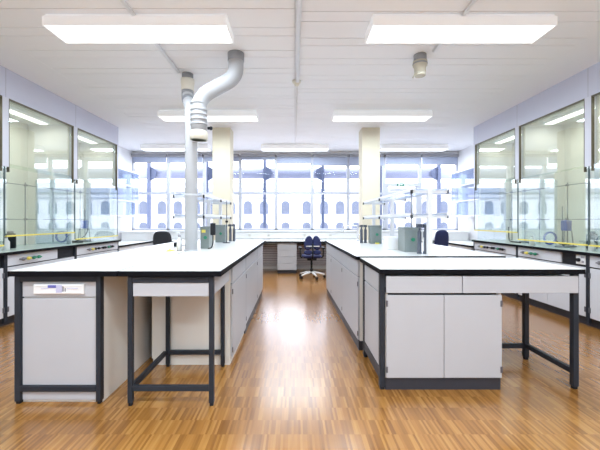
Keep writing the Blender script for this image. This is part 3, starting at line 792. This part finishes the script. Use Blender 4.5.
def seat_part(t, z, mt):
    out = [(-.20, -.20), (-.12, -.235), (.12, -.235), (.20, -.20), (.225, -.05), (.215, .15), (.16, .205), (-.16, .205), (-.215, .15), (-.225, -.05)]
    m = MB(); lv = [(.5, z-.035), (.92, z-.035), (1.0, z), (.95, z+.03), (.7, z+.042), (.3, z+.038)]
    vs = []; fs = []; n = len(out)
    for sc, zz in lv:
        for p in out: vs.append((p[0]*sc, p[1]*sc, zz))
    for i in range(len(lv)-1):
        for k in range(n): a = i*n+k; b = i*n+(k+1) % n; fs.append((a, b, b+n, a+n))
    fs.append(tuple(range(n))[::-1]); fs.append(tuple((len(lv)-1)*n+k for k in range(n)))
    m.add(vs, fs, mt, True); o = m.build('seat', t)
    s = o.modifiers.new('soft', 'SUBSURF'); s.levels = 1; s.render_levels = 1
# navy split-back chair, back to the viewer
t = thing('office_chair', 'navy swivel chair with split backrest and white star base in the aisle', 'chair', (.355, 7.30, 0), PI+.05)
base_parts(t, .28, 'white', .47); seat_part(t, .47, 'navy')
for sx in (-1, 1):
    pts = []
    for k in range(16):
        a = 2*PI*k/16
        rx = .096-.010*math.sin(a); x = sx*.086+rx*math.cos(a)+sx*(-.014)*math.sin(a); z = .765+.155*math.sin(a)
        pts.append((x, z))
    o = blob(MB(), pts, .19, .25, 'navy').build('back_lobe', t); o.modifiers.new('soft', 'SUBSURF').render_levels = 1
    pts = [(sx*.09+.095*math.cos(2*PI*k/14), .565+.055*math.sin(2*PI*k/14)) for k in range(14)]
    o = blob(MB(), pts, .18, .24, 'navy').build('lumbar_pad', t); o.modifiers.new('soft', 'SUBSURF').render_levels = 1
    MB().tube(smooth_path([(sx*.20, .05, .44), (sx*.245, .05, .46), (sx*.245, .05, .64)], .03), .014, 'black', 10).box(sx*.215, sx*.275, -.12, .14, .64, .665, 'black').build('armrest', t, bevel=.006)
MB().tube(smooth_path([(0, .12, .42), (0, .26, .45), (0, .27, .75)], .06), .018, 'black', 10).box(-.14, .14, .245, .262, .69, .708, 'alu').build('back_support', t)
# black chair behind left bench
def plain_chair(label, loc, rz, mt, tilt, zt, extra=None):
    t = thing('office_chair', label, 'chair', loc, rz)
    base_parts(t, .28, 'black', .48); seat_part(t, .48, mt)
    h = (zt-.58)/2; cz = (zt+.58)/2
    pts = []
    for k in range(20):
        a = 2*PI*k/20; c, s = math.cos(a), math.sin(a)
        pts.append((.215*math.copysign(abs(c)**.55, c)*(1+.0*s), cz+h*math.copysign(abs(s)**.7, s)))
    o = blob(MB(), pts, -.03, .03, mt).build('backrest', t)
    o.location = (0, .23, 0); o.rotation_euler = (tilt, 0, 0)
    o.modifiers.new('soft', 'SUBSURF').render_levels = 1
    MB().tube(smooth_path([(0, .12, .42), (0, .27, .44), (0, .27, .78)], .06), .018, 'black', 10).build('back_support', t)
    if extra: MB().cyl((.20, .05, .50), (.255, .05, .64), .014, 'black').box(.225, .285, -.11, .13, .64, .668, 'red').build('armrest', t, bevel=.005)
plain_chair('black swivel chair with rounded back behind the left bench', (-2.72, 7.35, 0), PI-.15, 'blackfab', -.06, 1.02)
plain_chair('navy chair with a red armrest, half hidden behind right bench rack', (2.80, 7.05, 0), PI+.5, 'navy', -.06, 1.05, True)

# ------------------------------------------------------------------ world and view
w = bpy.data.worlds.new('sky'); bpy.context.scene.world = w; w.use_nodes = True
bg = w.node_tree.nodes['Background']; bg.inputs['Color'].default_value = (0.91, 0.92, 1.0, 1); bg.inputs['Strength'].default_value = 5.8
for x in (-2.75, 0, 2.75):
    pd = bpy.data.lights.new('window_portal', 'AREA'); pd.shape = 'RECTANGLE'; pd.size = 2.75; pd.size_y = 1.95; pd.cycles.is_portal = True
    po = bpy.data.objects.new('window_portal', pd); C.objects.link(po); po.location = (x, YB+.12, 1.94); po.rotation_euler = (-PI/2, 0, 0)
sc = bpy.context.scene
sc.view_settings.view_transform = 'Standard'; sc.view_settings.look = 'None'; sc.view_settings.exposure = 0.0; sc.view_settings.gamma = 1.05
sc.cycles.use_light_tree = False; sc.cycles.use_denoising = True; sc.cycles.denoising_input_passes = 'RGB_ALBEDO_NORMAL'
sc.cycles.max_bounces = 10; sc.cycles.diffuse_bounces = 5; sc.cycles.glossy_bounces = 5; sc.cycles.transparent_max_bounces = 24
sc.cycles.sample_clamp_indirect = 3.0; sc.cycles.caustics_reflective = False; sc.cycles.caustics_refractive = False
